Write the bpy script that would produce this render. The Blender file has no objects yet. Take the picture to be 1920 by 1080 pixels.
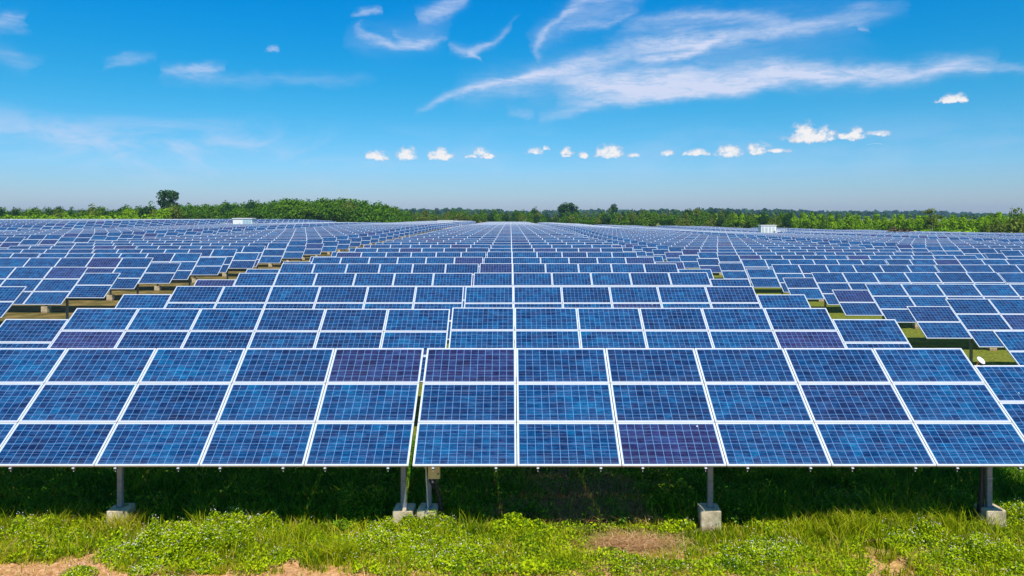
import bpy, math, random
import numpy as np
from mathutils import Vector, Matrix, Euler
R = math.radians
S = bpy.context.scene
C = S.collection
random.seed(7)
rng = np.random.default_rng(7)

# ---------------------------------------------------------------- camera
F = 1368.0            # focal length in pixels of a 1920 wide picture
VX, HY = 957.0, 402.5 # vanishing point of the rows
HC = 6.26             # eye height
cam = bpy.data.objects.new('camera', bpy.data.cameras.new('camera'))
C.objects.link(cam)
cam.data.sensor_width = 36.0
cam.data.lens = 36.0*F/1920.0
cam.data.shift_y = -(540.0-HY)/1920.0
cam.data.shift_x = (960.0-VX)/1920.0
cam.data.clip_start = 0.1
cam.data.clip_end = 20000
cam.location = (0, 0, HC)
cam.rotation_euler = (R(90), 0, 0)
S.camera = cam

# ---------------------------------------------------------------- sky, sun, exposure
SUN_EL, SUN_AZ = 56.0, 163.0      # azimuth clockwise from +Y (view direction): behind, a little to the right
S.view_settings.view_transform = 'Standard'
S.view_settings.look = 'None'
S.view_settings.exposure = 0.38
S.view_settings.gamma = 1.0
S.view_settings.use_curve_mapping = False

world = bpy.data.worlds.new('World')
S.world = world
world.use_nodes = True
wt = world.node_tree
wt.nodes.clear()

class E:
    """tiny expression builder for math nodes"""
    nt = None
    def __init__(s, sock): s.s = sock
    @staticmethod
    def m(op, *a, clamp=False):
        n = E.nt.nodes.new('ShaderNodeMath'); n.operation = op; n.use_clamp = clamp
        for i, v in enumerate(a):
            if isinstance(v, E): E.nt.links.new(v.s, n.inputs[i])
            else: n.inputs[i].default_value = float(v)
        return E(n.outputs[0])
    def __add__(s, o): return E.m('ADD', s, o)
    def __radd__(s, o): return E.m('ADD', o, s)
    def __sub__(s, o): return E.m('SUBTRACT', s, o)
    def __rsub__(s, o): return E.m('SUBTRACT', o, s)
    def __mul__(s, o): return E.m('MULTIPLY', s, o)
    def __rmul__(s, o): return E.m('MULTIPLY', s, o)
    def __truediv__(s, o): return E.m('DIVIDE', s, o)
def mx(a, b): return E.m('MAXIMUM', a, b)
def mn(a, b): return E.m('MINIMUM', a, b)
def sat(a): return E.m('ADD', a, 0.0, clamp=True)
def fma(a, b, c): return E.m('MULTIPLY_ADD', a, b, c)
def smooth(x, lo, hi):
    n = E.nt.nodes.new('ShaderNodeMapRange'); n.interpolation_type = 'SMOOTHSTEP'
    E.nt.links.new(x.s, n.inputs[0])
    for i, v in zip((1, 2, 3, 4), (lo, hi, 0, 1)): n.inputs[i].default_value = v
    return E(n.outputs[0])

def build_sky():
    E.nt = wt
    N, L = wt.nodes.new, wt.links.new
    sky = N('ShaderNodeTexSky'); sky.sky_type = 'NISHITA'; sky.sun_disc = False
    sky.sun_elevation = R(SUN_EL); sky.sun_rotation = R(SUN_AZ)
    sky.altitude = 100; sky.air_density = 1.0; sky.dust_density = 0.6; sky.ozone_density = 3.0
    hs = N('ShaderNodeHueSaturation'); hs.inputs['Saturation'].default_value = 1.55; hs.inputs['Value'].default_value = 1.0
    hs.inputs['Hue'].default_value = 0.487
    L(sky.outputs[0], hs.inputs['Color'])
    tn = N('ShaderNodeMix'); tn.data_type = 'RGBA'; tn.blend_type = 'MULTIPLY'; tn.inputs[0].default_value = 1.0
    L(hs.outputs[0], tn.inputs[6])
    tc = N('ShaderNodeTexCoord')
    sep = N('ShaderNodeSeparateXYZ'); L(tc.outputs['Generated'], sep.inputs[0])
    x, y, z = (E(o) for o in sep.outputs)
    A = E.m('ARCTAN2', x, y)*F
    El = E.m('ARCSINE', mx(mn(z, 1), -1))*F
    gr = N('ShaderNodeValToRGB'); gr.color_ramp.interpolation = 'B_SPLINE'
    for i, (p_, c_) in enumerate([(0, (.52, .62, 1.0)), (.085, (.47, .575, .93)), (.42, (.31, .675, .72)), (.78, (.10, .775, .97)), (1, (.10, .775, .97))]):
        e_ = gr.color_ramp.elements[i] if i < 2 else gr.color_ramp.elements.new(p_)
        e_.position = p_; e_.color = (*c_, 1)
    L(sat(El*(1/500.0)).s, gr.inputs[0]); L(gr.outputs[0], tn.inputs[7])
    def noise(scale, detail, sx=1, sz=1, rough=.5, dist=0):
        mp = N('ShaderNodeMapping'); L(tc.outputs['Generated'], mp.inputs[0]); mp.inputs['Scale'].default_value = (sx, sx, sz)
        n = N('ShaderNodeTexNoise'); L(mp.outputs[0], n.inputs['Vector'])
        n.inputs['Scale'].default_value = scale; n.inputs['Detail'].default_value = detail
        n.inputs['Roughness'].default_value = rough; n.inputs['Distortion'].default_value = dist
        return n
    w1 = noise(9, 2, 1, 2); w1c = N('ShaderNodeSeparateColor'); L(w1.outputs['Color'], w1c.inputs[0])
    w2 = noise(34, 3, 1, 2.2, .6); w2c = N('ShaderNodeSeparateColor'); L(w2.outputs['Color'], w2c.inputs[0])
    Au = A + (E(w1c.outputs[0])-.5)*90.0 + (E(w2c.outputs[0])-.5)*26.0
    Eu = El + (E(w1c.outputs[1])-.5)*44.0 + (E(w2c.outputs[1])-.5)*24.0
    def px(X, Y):
        u = (X-VX)/F; az = math.atan(u); el = math.atan((HY-Y)/F*math.cos(az))
        return az*F, el*F
    tot = None
    strokes = [((1030,160),(1400,152),(1885,118),19,.98),((1060,150),(1250,135),(1560,128),17,.5),
        ((1022,217),(1180,186),(1430,168),14,.62),((1040,190),(1150,172),(1300,160),18,.4),
        ((930,160),(1120,115),(1330,55),24,.42),((1160,50),(1330,30),(1480,40),13,.42),
        ((1170,80),(1400,64),(1695,14),16,.5),((1190,110),(1275,95),(1350,66),11,.66),
        ((1000,112),(1030,70),(1200,-8),13,.55),((1060,60),(1120,45),(1210,10),9,.3),
        ((765,207),(850,182),(1020,134),10,.52),((880,180),(1000,146),(1130,118),20,.26),
        ((775,36),(830,16),(880,-25),15,.55),((672,42),(740,84),(835,70),9,.5),((740,60),(780,82),(812,72),11,.35),
        ((650,26),(685,20),(722,18),6,.55),((838,88),(885,92),(965,38),10,.46),((872,98),(885,102),(896,112),6,.4),
        ((285,130),(360,136),(440,128),10,.5),((300,150),(480,152),(700,158),13,.16),
        ((170,128),(215,112),(280,106),8,.24),((486,84),(500,89),(514,95),4,.55),
        ((-25,48),(8,40),(40,28),14,.4),((-30,100),(20,105),(70,120),16,.22),((1700,135),(1850,128),(1990,135),8,.35),
        ((980,180),(1250,128),(1640,135),52,.13),((1140,80),(1350,62),(1620,40),40,.16),((1000,80),(1080,40),(1220,-15),26,.26),((850,178),(1000,150),(1160,118),40,.2),((660,70),(750,78),(840,50),34,.14),
        ((1605,50),(1618,52),(1632,53),5,.35),((950,212),(985,210),(1020,208),8,.22)]
    for p0, p1, p2, w, I in strokes:
        (a0, e0), (a1, e1), (a2, e2) = px(*p0), px(*p1), px(*p2)
        M = np.linalg.solve(np.array([[a*a, a, 1] for a in (a0, a1, a2)]), np.array([e0, e1, e2]))
        c = fma(fma(Au, M[0], M[1]), Au, M[2])
        t = (Au - (a0+a2)/2)*(2/(a2-a0))
        prof = sat(1 - t*t)
        d = (Eu - c)/(w*.58)
        d2 = d*d
        g = E.m('EXPONENT', d2*-0.55)
        g = g*E.m('POWER', prof, .6)*I
        tot = g if tot is None else tot + g
    st = noise(16, 5, 1, 6, .6, .8)
    st2 = noise(60, 4, 1, 5, .6, 1.2)
    streak = smooth(E(st.outputs[0])*.7+E(st2.outputs[0])*.3, .34, .62)
    cir = sat(tot*fma(streak, .55, .58))
    # thin milky veils low on the left and wisps all round the sky
    v1 = noise(7, 5, 1, 3.2, .6, .5)
    veil = smooth(E(v1.outputs[0]), .40, .68)
    low = smooth(El, 20, 110)*(1 - smooth(El, 110, 190))
    lw = fma(smooth(A*-1.0, 150, 620), .50, .14)
    cir = sat(cir + veil*low*lw + veil*smooth(El, 380, 700)*.30)
    # cumulus
    c1 = noise(95, 6, 1, 1.25, .66); c1c = N('ShaderNodeSeparateColor'); L(c1.outputs['Color'], c1c.inputs[0])
    n0 = (E(c1c.outputs[0])-.5)
    Ac = A + (E(c1c.outputs[1])-.5)*16.0
    Ec = El + n0*7.0
    best = None
    for cx, cb, w, h in [(707,296,56,19),(763,296,50,26),(826,295,56,24),(903,290,34,20),(885,294,28,6),(918,294,22,8),(1004,287,40,13),(1024,280,20,11),(1063,287,30,15),(1063,293,24,5),
            (1092,294,26,12),(1142,291,66,26),(1188,293,30,8),(1253,289,26,13),(1307,289,60,14),(1366,290,56,23),(1424,284,50,22),(1452,284,66,7),
            (1510,260,60,36),(1545,260,50,26),(1520,260,110,12),(1603,257,40,22),(1585,257,36,10),(1648,252,58,9),(1778,189,40,15),(1802,188,30,15),(1640,270,30,0.1)]:
        a, e = px(cx, cb)
        dx = (Ac - a)*(2.0/(w*.93))
        dy = (Ec - e)*(1.0/max(h*.86, .5))
        lowd = mn(dy, 0.0)
        up = dy
        q = 1.0 - dx*dx - up*up - lowd*lowd*(9.0 if h > 10 else 4.0)
        best = q if best is None else mx(best, q)
    cum = smooth(best + n0*3.6, -.15, 1.05)*.96
    shade = smooth(best + (E(c1c.outputs[2])-.5)*2.2 + n0*2.0, -.1, 1.0)
    cc = N('ShaderNodeMix'); cc.data_type = 'RGBA'; L(shade.s, cc.inputs[0])
    cc.inputs[6].default_value = (3.5, 3.8, 4.7, 1); cc.inputs[7].default_value = (5.9, 5.75, 5.7, 1)
    m1 = N('ShaderNodeMix'); m1.data_type = 'RGBA'; L(cir.s, m1.inputs[0]); L(tn.outputs[2], m1.inputs[6])
    m1.inputs[7].default_value = (3.9, 4.4, 5.7, 1)
    m2 = N('ShaderNodeMix'); m2.data_type = 'RGBA'; L(cum.s, m2.inputs[0]); L(m1.outputs[2], m2.inputs[6]); L(cc.outputs[2], m2.inputs[7])
    bg = N('ShaderNodeBackground'); bg.inputs['Strength'].default_value = 0.124
    L(m2.outputs[2], bg.inputs[0])
    out = N('ShaderNodeOutputWorld'); L(bg.outputs[0], out.inputs['Surface'])
build_sky()
world.cycles.sampling_method = 'MANUAL'; world.cycles.sample_map_resolution = 512

sl = bpy.data.lights.new('sun', 'SUN'); sl.energy = 4.6; sl.angle = R(0.53); sl.color = (1.0, .955, .88)
sun = bpy.data.objects.new('sun', sl); C.objects.link(sun)
sd = Vector((math.sin(R(SUN_AZ))*math.cos(R(SUN_EL)), math.cos(R(SUN_AZ))*math.cos(R(SUN_EL)), math.sin(R(SUN_EL))))
sun.rotation_euler = sd.to_track_quat('Z', 'Y').to_euler()
sun.location = (0, -20, 60)

# ---------------------------------------------------------------- tagging helpers
def tag(o, label=None, cat=None, group=None, kind=None):
    if label: o['label'] = label
    if cat: o['category'] = cat
    if group: o['group'] = group
    if kind: o['kind'] = kind
    return o
def empty(name, loc=(0, 0, 0), rot=(0, 0, 0)):
    o = bpy.data.objects.new(name, None); C.objects.link(o)
    o.location = loc; o.rotation_euler = rot; o.empty_display_size = .3
    return o
def link(name, me, parent=None, loc=(0, 0, 0), rot=(0, 0, 0), scale=None):
    o = bpy.data.objects.new(name, me); C.objects.link(o)
    o.location = loc; o.rotation_euler = rot
    if scale: o.scale = scale
    if parent: o.parent = parent
    return o

class MB:
    """mesh collector: polygons with material index and per-vertex attributes"""
    def __init__(s): s.v = []; s.f = []; s.mi = []; s.uv = []; s.rnd = []; s.tint = []
    def add(s, vs, fs, mi=0, rnd=.5, tint=0., uvs=None, M=None):
        b = len(s.v)
        if M is not None: vs = [M @ Vector(v) for v in vs]
        s.v += [tuple(v) for v in vs]; s.rnd += [rnd]*len(vs); s.tint += [tint]*len(vs)
        for k, f in enumerate(fs):
            s.f.append(tuple(i+b for i in f)); s.mi.append(mi if isinstance(mi, int) else mi[k])
            u = uvs[k] if uvs and uvs[k] else [(0, 0)]*len(f)
            s.uv += u
        return s
    def box(s, x0, x1, y0, y1, z0, z1, mi=0, M=None, **k):
        vs = [(x0,y0,z0),(x1,y0,z0),(x1,y1,z0),(x0,y1,z0),(x0,y0,z1),(x1,y0,z1),(x1,y1,z1),(x0,y1,z1)]
        fs = [(0,3,2,1),(4,5,6,7),(0,1,5,4),(1,2,6,5),(2,3,7,6),(3,0,4,7)]
        return s.add(vs, fs, mi, M=M, **k)
    def bevbox(s, x0, x1, y0, y1, z0, z1, b=.01, mi=0, M=None, **k):
        """box with chamfered upright and top edges"""
        def ring(x0, x1, y0, y1, z, b):
            return [(x0+b,y0,z),(x1-b,y0,z),(x1,y0+b,z),(x1,y1-b,z),(x1-b,y1,z),(x0+b,y1,z),(x0,y1-b,z),(x0,y0+b,z)]
        vs = ring(x0,x1,y0,y1,z0,b)+ring(x0,x1,y0,y1,z1-b,b)+ring(x0+b,x1-b,y0+b,y1-b,z1,b)
        fs = [tuple(range(7,-1,-1)), tuple(range(16,24))]
        for r in (0, 8):
            for i in range(8):
                j = (i+1) % 8; fs.append((r+i, r+j, r+8+j, r+8+i))
        return s.add(vs, fs, mi, M=M, **k)
    def tube(s, pts, rad, n=8, mi=0, cap=True, **k):
        pts = [Vector(p) for p in pts]; vs = []; fs = []
        rads = rad if isinstance(rad, (list, tuple)) else [rad]*len(pts)
        up = Vector((0, 0, 1))
        for i, p in enumerate(pts):
            d = (pts[min(i+1, len(pts)-1)] - pts[max(i-1, 0)]).normalized()
            a = d.cross(up)
            if a.length < .05: a = d.cross(Vector((1, 0, 0)))
            a.normalize(); b = d.cross(a).normalized()
            for q in range(n):
                t = 2*math.pi*q/n
                vs.append(p + (a*math.cos(t)+b*math.sin(t))*rads[i])
        for i in range(len(pts)-1):
            for q in range(n):
                r = (q+1) % n
                fs.append((i*n+q, i*n+r, (i+1)*n+r, (i+1)*n+q))
        if cap:
            fs.append(tuple(range(n-1, -1, -1))); fs.append(tuple(range((len(pts)-1)*n, len(pts)*n)))
        return s.add(vs, fs, mi, **k)
    def mesh(s, name, mats, attrs=True):
        me = bpy.data.meshes.new(name)
        me.from_pydata(s.v, [], s.f)
        for m in mats: me.materials.append(m)
        me.polygons.foreach_set('material_index', s.mi)
        uv = me.uv_layers.new(name='UVMap'); uv.data.foreach_set('uv', np.array(s.uv, dtype=np.float32).ravel())
        if attrs:
            a = me.attributes.new('rnd', 'FLOAT', 'POINT'); a.data.foreach_set('value', s.rnd)
            a = me.attributes.new('tint', 'FLOAT', 'POINT'); a.data.foreach_set('value', s.tint)
        me.update()
        return me

def quads_mesh(name, V, mat, nper=4, rnd=None, col=None):
    """V: (n, nper, 3) array of polygons -> mesh with per-face-constant vertex attribute 'rnd'"""
    n = V.shape[0]
    me = bpy.data.meshes.new(name)
    me.vertices.add(n*nper); me.vertices.foreach_set('co', V.astype(np.float32).ravel())
    me.loops.add(n*nper); me.loops.foreach_set('vertex_index', np.arange(n*nper, dtype=np.int32))
    me.polygons.add(n)
    me.polygons.foreach_set('loop_start', np.arange(0, n*nper, nper, dtype=np.int32))
    for m in (mat if isinstance(mat, list) else [mat]): me.materials.append(m)
    if rnd is not None:
        a = me.attributes.new('rnd', 'FLOAT', 'POINT'); a.data.foreach_set('value', np.repeat(rnd, nper).astype(np.float32))
    me.update(calc_edges=True)
    return me

# ---------------------------------------------------------------- materials
def newmat(name):
    m = bpy.data.materials.new(name); m.use_nodes = True
    nt = m.node_tree; nt.nodes.clear()
    out = nt.nodes.new('ShaderNodeOutputMaterial'); p = nt.nodes.new('ShaderNodeBsdfPrincipled')
    nt.links.new(p.outputs[0], out.inputs[0])
    return m, nt, p
def ramp(nt, fac, stops, interp='LINEAR'):
    r = nt.nodes.new('ShaderNodeValToRGB'); r.color_ramp.interpolation = interp
    e = r.color_ramp.elements
    while len(e) > 1: e.remove(e[-1])
    e[0].position = stops[0][0]; e[0].color = (*stops[0][1], 1)
    for p, c in stops[1:]:
        k = e.new(p); k.color = (*c, 1)
    nt.links.new(fac, r.inputs[0]); return r
def noise(nt, scale, detail=4, rough=.55, vec=None, coord='Object', sc=None, dist=0, dim4=None):
    n = nt.nodes.new('ShaderNodeTexNoise')
    if vec is None:
        t = nt.nodes.new('ShaderNodeTexCoord'); vec = t.outputs[coord]
    if sc:
        mp = nt.nodes.new('ShaderNodeMapping'); mp.inputs['Scale'].default_value = sc; nt.links.new(vec, mp.inputs[0]); vec = mp.outputs[0]
    nt.links.new(vec, n.inputs['Vector'])
    n.inputs['Scale'].default_value = scale; n.inputs['Detail'].default_value = detail
    n.inputs['Roughness'].default_value = rough; n.inputs['Distortion'].default_value = dist
    if dim4 is not None:
        n.noise_dimensions = '4D'; nt.links.new(dim4, n.inputs['W'])
    return n
def mixc(nt, fac, a, b, blend='MIX'):
    n = nt.nodes.new('ShaderNodeMix'); n.data_type = 'RGBA'; n.blend_type = blend
    for i, v in ((0, fac), (6, a), (7, b)):
        if isinstance(v, (int, float)): n.inputs[i].default_value = v
        elif isinstance(v, tuple): n.inputs[i].default_value = (*v, 1)
        else: nt.links.new(v, n.inputs[i])
    return n.outputs[2]
def attr(nt, name):
    a = nt.nodes.new('ShaderNodeAttribute'); a.attribute_name = name; return a.outputs['Fac']
def bump(nt, p, h, strength=.3, dist=.01):
    b = nt.nodes.new('ShaderNodeBump'); b.inputs['Strength'].default_value = strength; b.inputs['Distance'].default_value = dist
    nt.links.new(h, b.inputs['Height']); nt.links.new(b.outputs[0], p.inputs['Normal'])

def mat_cells():
    m, nt, p = newmat('solar_cells'); E.nt = nt
    N, L = nt.nodes.new, nt.links.new
    uv = N('ShaderNodeUVMap'); uv.uv_map = 'UVMap'
    sep = N('ShaderNodeSeparateXYZ'); L(uv.outputs[0], sep.inputs[0])
    u, v = E(sep.outputs[0]), E(sep.outputs[1])          # u in 0..12, v in 0..6, margins beyond
    rn, ti = E(attr(nt, 'rnd')), E(attr(nt, 'tint'))
    # cell id -> brightness / hue scatter
    fl = N('ShaderNodeVectorMath'); fl.operation = 'FLOOR'; L(uv.outputs[0], fl.inputs[0])
    wn = N('ShaderNodeTexWhiteNoise'); wn.noise_dimensions = '4D'; L(fl.outputs[0], wn.inputs['Vector']); L((rn*977.0).s, wn.inputs['W'])
    ws = N('ShaderNodeSeparateColor'); L(wn.outputs['Color'], ws.inputs[0])
    big = noise(nt, .35, 3, .6, vec=uv.outputs[0], sc=(1, 1.5, 1), dim4=(rn*200.0).s)
    streak = noise(nt, 1.0, 5, .75, vec=uv.outputs[0], sc=(.8, 9, 1), dim4=(rn*350.0).s)
    flake = N('ShaderNodeTexVoronoi'); flake.inputs['Scale'].default_value = 9; L(uv.outputs[0], flake.inputs['Vector'])
    fs = N('ShaderNodeSeparateColor'); L(flake.outputs['Color'], fs.inputs[0])
    bri = (E(ws.outputs[0])-.5)*.26 + (E(big.outputs[0])-.5)*.85 + (E(streak.outputs[0])-.5)*1.9 + (E(fs.outputs[0])-.5)*.20 + (rn-.5)*.20 + .42
    cell = ramp(nt, sat(bri).s, [(0, (.002, .006, .032)), (.28, (.000, .014, .066)), (.52, (.000, .042, .130)), (.76, (.000, .092, .215)), (1, (.000, .165, .31))])
    pur = ramp(nt, sat(bri).s, [(0, (.010, .004, .022)), (.4, (.024, .010, .060)), (.7, (.034, .024, .105)), (1, (.03, .055, .17))])
    streak2 = noise(nt, 1.0, 3, .7, vec=uv.outputs[0], sc=(.45, 6, 1), dim4=(rn*90.0).s)
    hue = sat(ti*.85 + smooth(E(streak2.outputs[0]) + (E(ws.outputs[1])-.5)*.30, .52, .70)*.26)
    c = mixc(nt, hue.s, cell.outputs[0], pur.outputs[0])
    # bus bars (three fine ribbons along each cell row) and gaps between cells
    def lines(x, period_scale, half, soft):
        fr = E.m('FRACT', x*period_scale)
        d = E.m('ABSOLUTE', fr-.5)            # .5 at the line, 0 mid-cell
        return smooth(d, .5-half-soft, .5-half)
    wv = noise(nt, 1.0, 2, .6, vec=uv.outputs[0], sc=(.35, 3.1, 1), dim4=(rn*61.0).s)
    bus = lines(v + .5/3, 3.0, .030, .035)*fma(smooth(E(wv.outputs[0]), .40, .66), .46, .06)
    gapv = lines(u, 1.0, .020, .012)
    gaph = lines(v, 1.0, .020, .012)
    c = mixc(nt, bus.s, c, (.26, .34, .56))
    gap = mx(gapv*.56, gaph*.46)
    inside = sat(smooth(u, -.03, 0)*(1-smooth(u, 12, 12.03))*smooth(v, -.03, 0)*(1-smooth(v, 6, 6.03)))
    c = mixc(nt, gap.s, c, (.19, .42, .70))
    c = mixc(nt, (1-inside).s, c, (.42, .50, .62))
    # thin dust film, heavier along the lower edge of each module, with a few run marks and droppings
    d = noise(nt, .5, 5, .65, vec=uv.outputs[0], dim4=(rn*40.0).s)
    run = noise(nt, 1.0, 3, .6, vec=uv.outputs[0], sc=(3.2, .25, 1), dim4=(rn*21.0).s)
    spot = N('ShaderNodeTexVoronoi'); spot.inputs['Scale'].default_value = .45; spot.inputs['Randomness'].default_value = 1
    spo = N('ShaderNodeVectorMath'); spo.operation = 'ADD'; L(uv.outputs[0], spo.inputs[0]); cb = N('ShaderNodeCombineXYZ'); L((rn*613.0).s, cb.inputs[0]); L((rn*377.0).s, cb.inputs[1]); L(cb.outputs[0], spo.inputs[1]); L(spo.outputs[0], spot.inputs['Vector'])
    drop = (1-smooth(E(spot.outputs['Distance']), .035, .075))
    dsel = N('ShaderNodeSeparateColor'); L(spot.outputs['Color'], dsel.inputs[0]); drop = drop*smooth(E(dsel.outputs[0]), .86, .9)
    dust = sat((E(d.outputs[0])-.42)*.10 + (1-smooth(v, 0, .9))*.06 + smooth(E(run.outputs[0]), .58, .8)*.05)
    c = mixc(nt, (dust*.7).s, c, (.30, .34, .38))
    c = mixc(nt, (drop*.6).s, c, (.7, .7, .68))
    L(c, p.inputs['Base Color'])
    p.inputs['Roughness'].default_value = .16
    p.inputs['IOR'].default_value = 1.5
    p.inputs['Specular IOR Level'].default_value = .5
    p.inputs['Coat Weight'].default_value = 0.0
    return m
def mat_simple(name, col, rough=.5, metal=0., var=.12, scale=8, bmp=0., dark=None, coord='Object'):
    m, nt, p = newmat(name)
    n = noise(nt, scale, 5, .6, coord=coord)
    dk = dark or tuple(c*(1-var*2.2) for c in col)
    lt = tuple(min(1, c*(1+var)) for c in col)
    r = ramp(nt, n.outputs[0], [(.25, dk), (.5, col), (.75, lt)])
    nt.links.new(r.outputs[0], p.inputs['Base Color'])
    p.inputs['Roughness'].default_value = rough; p.inputs['Metallic'].default_value = metal
    if bmp: bump(nt, p, n.outputs[0], bmp, .01)
    return m
M_cell = mat_cells()
M_frame = mat_simple('anodised_frame', (.61, .61, .61), .38, .2, .05, 3)
M_back = mat_simple('white_backsheet', (.55, .56, .58), .6, 0, .05, 2)
M_galv = mat_simple('galvanised_steel', (.20, .235, .25), .5, .35, .22, 14)
M_rail = mat_simple('rail_aluminium', (.10, .11, .12), .45, .4, .1, 10)
M_clip = mat_simple('clip_aluminium', (.42, .43, .45), .4, .2, .05, 10)
M_cabin = mat_simple('white_painted_steel', (.80, .80, .78), .5, 0, .04, 1.2)
M_louvre = mat_simple('pale_grey_louvre', (.55, .58, .60), .5, 0, .06, 2)
M_glaze = mat_simple('pale_blue_cladding', (.34, .48, .55), .4, 0, .08, 1.5)
M_box = mat_simple('cream_paint', (.62, .50, .20), .45, 0, .06, 5)
M_black = mat_simple('black_plastic', (.012, .012, .013), .45, 0, .2, 30)
M_pvc = mat_simple('cream_pvc_pipe', (.62, .58, .50), .5, 0, .15, 12)
M_white = mat_simple('white_plastic', (.86, .86, .85), .35, 0, .03, 8)
M_orange = mat_simple('orange_cable_sheath', (.75, .30, .02), .5, 0, .05, 8)
def mat_concrete():
    m, nt, p = newmat('cast_concrete')
    n = noise(nt, 5, 6, .65); n2 = noise(nt, 60, 3, .6)
    r = ramp(nt, n.outputs[0], [(.3, (.24, .18, .10)), (.5, (.50, .40, .25)), (.72, (.62, .52, .35))])
    s = noise(nt, 3.2, 4, .6, sc=(1, 1, .35)); E.nt = nt
    alg = smooth(E(s.outputs[0]), .52, .66)
    c = mixc(nt, (alg*.28).s, r.outputs[0], (.11, .12, .06))
    t = nt.nodes.new('ShaderNodeTexCoord'); sp = nt.nodes.new('ShaderNodeSeparateXYZ'); nt.links.new(t.outputs['Object'], sp.inputs[0])
    soil = 1-smooth(E(sp.outputs[2])+(E(n.outputs[0])-.5)*.25, .02, .16)
    c = mixc(nt, (soil*.7).s, c, (.20, .12, .06))
    c = mixc(nt, .25, c, n2.outputs[0], 'OVERLAY')
    nt.links.new(c, p.inputs['Base Color']); p.inputs['Roughness'].default_value = .9
    bump(nt, p, n2.outputs[0], .4, .01)
    return m
M_conc = mat_concrete()
def mat_leaf(name, stops, rough=.6, trans=.25, spec=.12):
    m, nt, p = newmat(name)
    r = ramp(nt, attr(nt, 'rnd'), stops)
    nt.links.new(r.outputs[0], p.inputs['Base Color'])
    p.inputs['Roughness'].default_value = rough; p.inputs['Specular IOR Level'].default_value = spec
    if trans > 0:
        t = nt.nodes.new('ShaderNodeBsdfTranslucent'); nt.links.new(r.outputs[0], t.inputs[0])
        mxs = nt.nodes.new('ShaderNodeMixShader'); mxs.inputs[0].default_value = trans
        nt.links.new(p.outputs[0], mxs.inputs[1]); nt.links.new(t.outputs[0], mxs.inputs[2])
        nt.links.new(mxs.outputs[0], nt.nodes['Material Output'].inputs[0])
    return m
G_weed = [(0, (.035, .095, .002)), (.35, (.15, .25, .002)), (.7, (.36, .48, .002)), (1, (.56, .64, .004))]
G_grass = [(0, (.045, .12, .002)), (.3, (.19, .27, .002)), (.6, (.40, .46, .003)), (.85, (.46, .44, .01)), (1, (.50, .34, .08))]
M_weed = mat_leaf('weed_leaves', G_weed, trans=.35)
M_grass = mat_leaf('grass_blades', G_grass, trans=.35)
M_shadegrass = mat_leaf('shade_toned_blades', [(0, (.02, .09, .003)), (.4, (.07, .22, .004)), (.8, (.18, .34, .006)), (1, (.32, .28, .03))], trans=.3)  # darker copy of the lit greens, table shade put into the leaf colour
M_straw = mat_leaf('dry_straw', [(0, (.22, .085, .025)), (.5, (.50, .26, .10)), (1, (.78, .52, .27))], trans=.1)
M_drygrass = mat_leaf('dry_corridor_blades', [(0, (.06, .06, .01)), (.4, (.16, .13, .03)), (.75, (.28, .20, .06)), (1, (.20, .25, .02))], trans=.2)
M_flower = mat_leaf('tiny_flowers', [(0, (.72, .58, .55)), (1, (.88, .84, .78))], trans=.1)
M_bark = mat_simple('tree_bark', (.16, .13, .10), .9, 0, .25, 2, .4)
M_palebark = mat_simple('pale_bark', (.38, .33, .27), .9, 0, .2, 2, .3)
def crown(name, a, b, c): return mat_leaf(name, [(0, a), (.5, b), (1, c)], rough=.7, trans=.15, spec=.08)
M_cdark = crown('dark_foliage', (.008, .030, .006), (.022, .070, .012), (.050, .12, .018))
M_cmid = crown('mid_green_foliage', (.020, .065, .003), (.075, .17, .004), (.16, .26, .006))
M_cbright = crown('bright_green_foliage', (.05, .14, .002), (.17, .32, .003), (.32, .46, .005))
M_colive = crown('olive_foliage', (.04, .07, .008), (.11, .16, .014), (.23, .27, .03))
M_cwood = crown('broadleaf_wood_foliage', (.012, .05, .002), (.055, .15, .003), (.15, .26, .005))
M_cbrown = crown('brownish_foliage', (.06, .045, .02), (.12, .09, .04), (.17, .13, .06))

# ---------------------------------------------------------------- terrain
def sst(x, a, b):
    t = np.clip((np.asarray(x, float)-a)/(b-a), 0, 1); return t*t*(3-2*t)
def ground(x, y):
    x = np.asarray(x, float); y = np.asarray(y, float)
    cen = -np.interp(y, [0, 120, 226, 460, 800], [0, 0, .2, 1.5, 2.2])
    rgt = -np.interp(y, [0, 10, 33, 40, 46, 53, 100, 150, 193, 250, 350, 450, 900], [0, .9, .87, .79, .71, .67, 1.0, 1.5, 2.0, 2.75, 3.3, 3.4, 3.6])
    l1 = np.interp(y, [0, 25, 40, 46, 53, 82, 110, 200, 460, 900], [0, 0, .14, .2, .12, .05, .0, .25, -.8, -1.5])
    l2 = np.interp(y, [0, 76, 84, 95, 125, 190, 250, 310, 380, 500, 900], [.05, .10, .50, .50, .42, .45, .2, -.3, -1.8, -2.2, -2.2])
    l2 = l2 + sst(-x, 80, 87)*np.interp(y, [0, 122, 140, 165, 400], [0, 0, .75, 1.15, 1.35])
    a = sst(x, 12.8, 17.2)
    wide = sst(y, 90, 240)[()] if np.ndim(y) == 0 else sst(y, 90, 240)
    a = a*(1-wide) + sst(x, 0, 75)*wide
    b = sst(-x, 16, 24); c = sst(-x, 48, 55)
    left = l1*(1-c) + l2*c
    z = cen*(1-a)*(1-b) + rgt*a + left*b
    return z
def g1(x, y): return float(ground(x, y))

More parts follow.
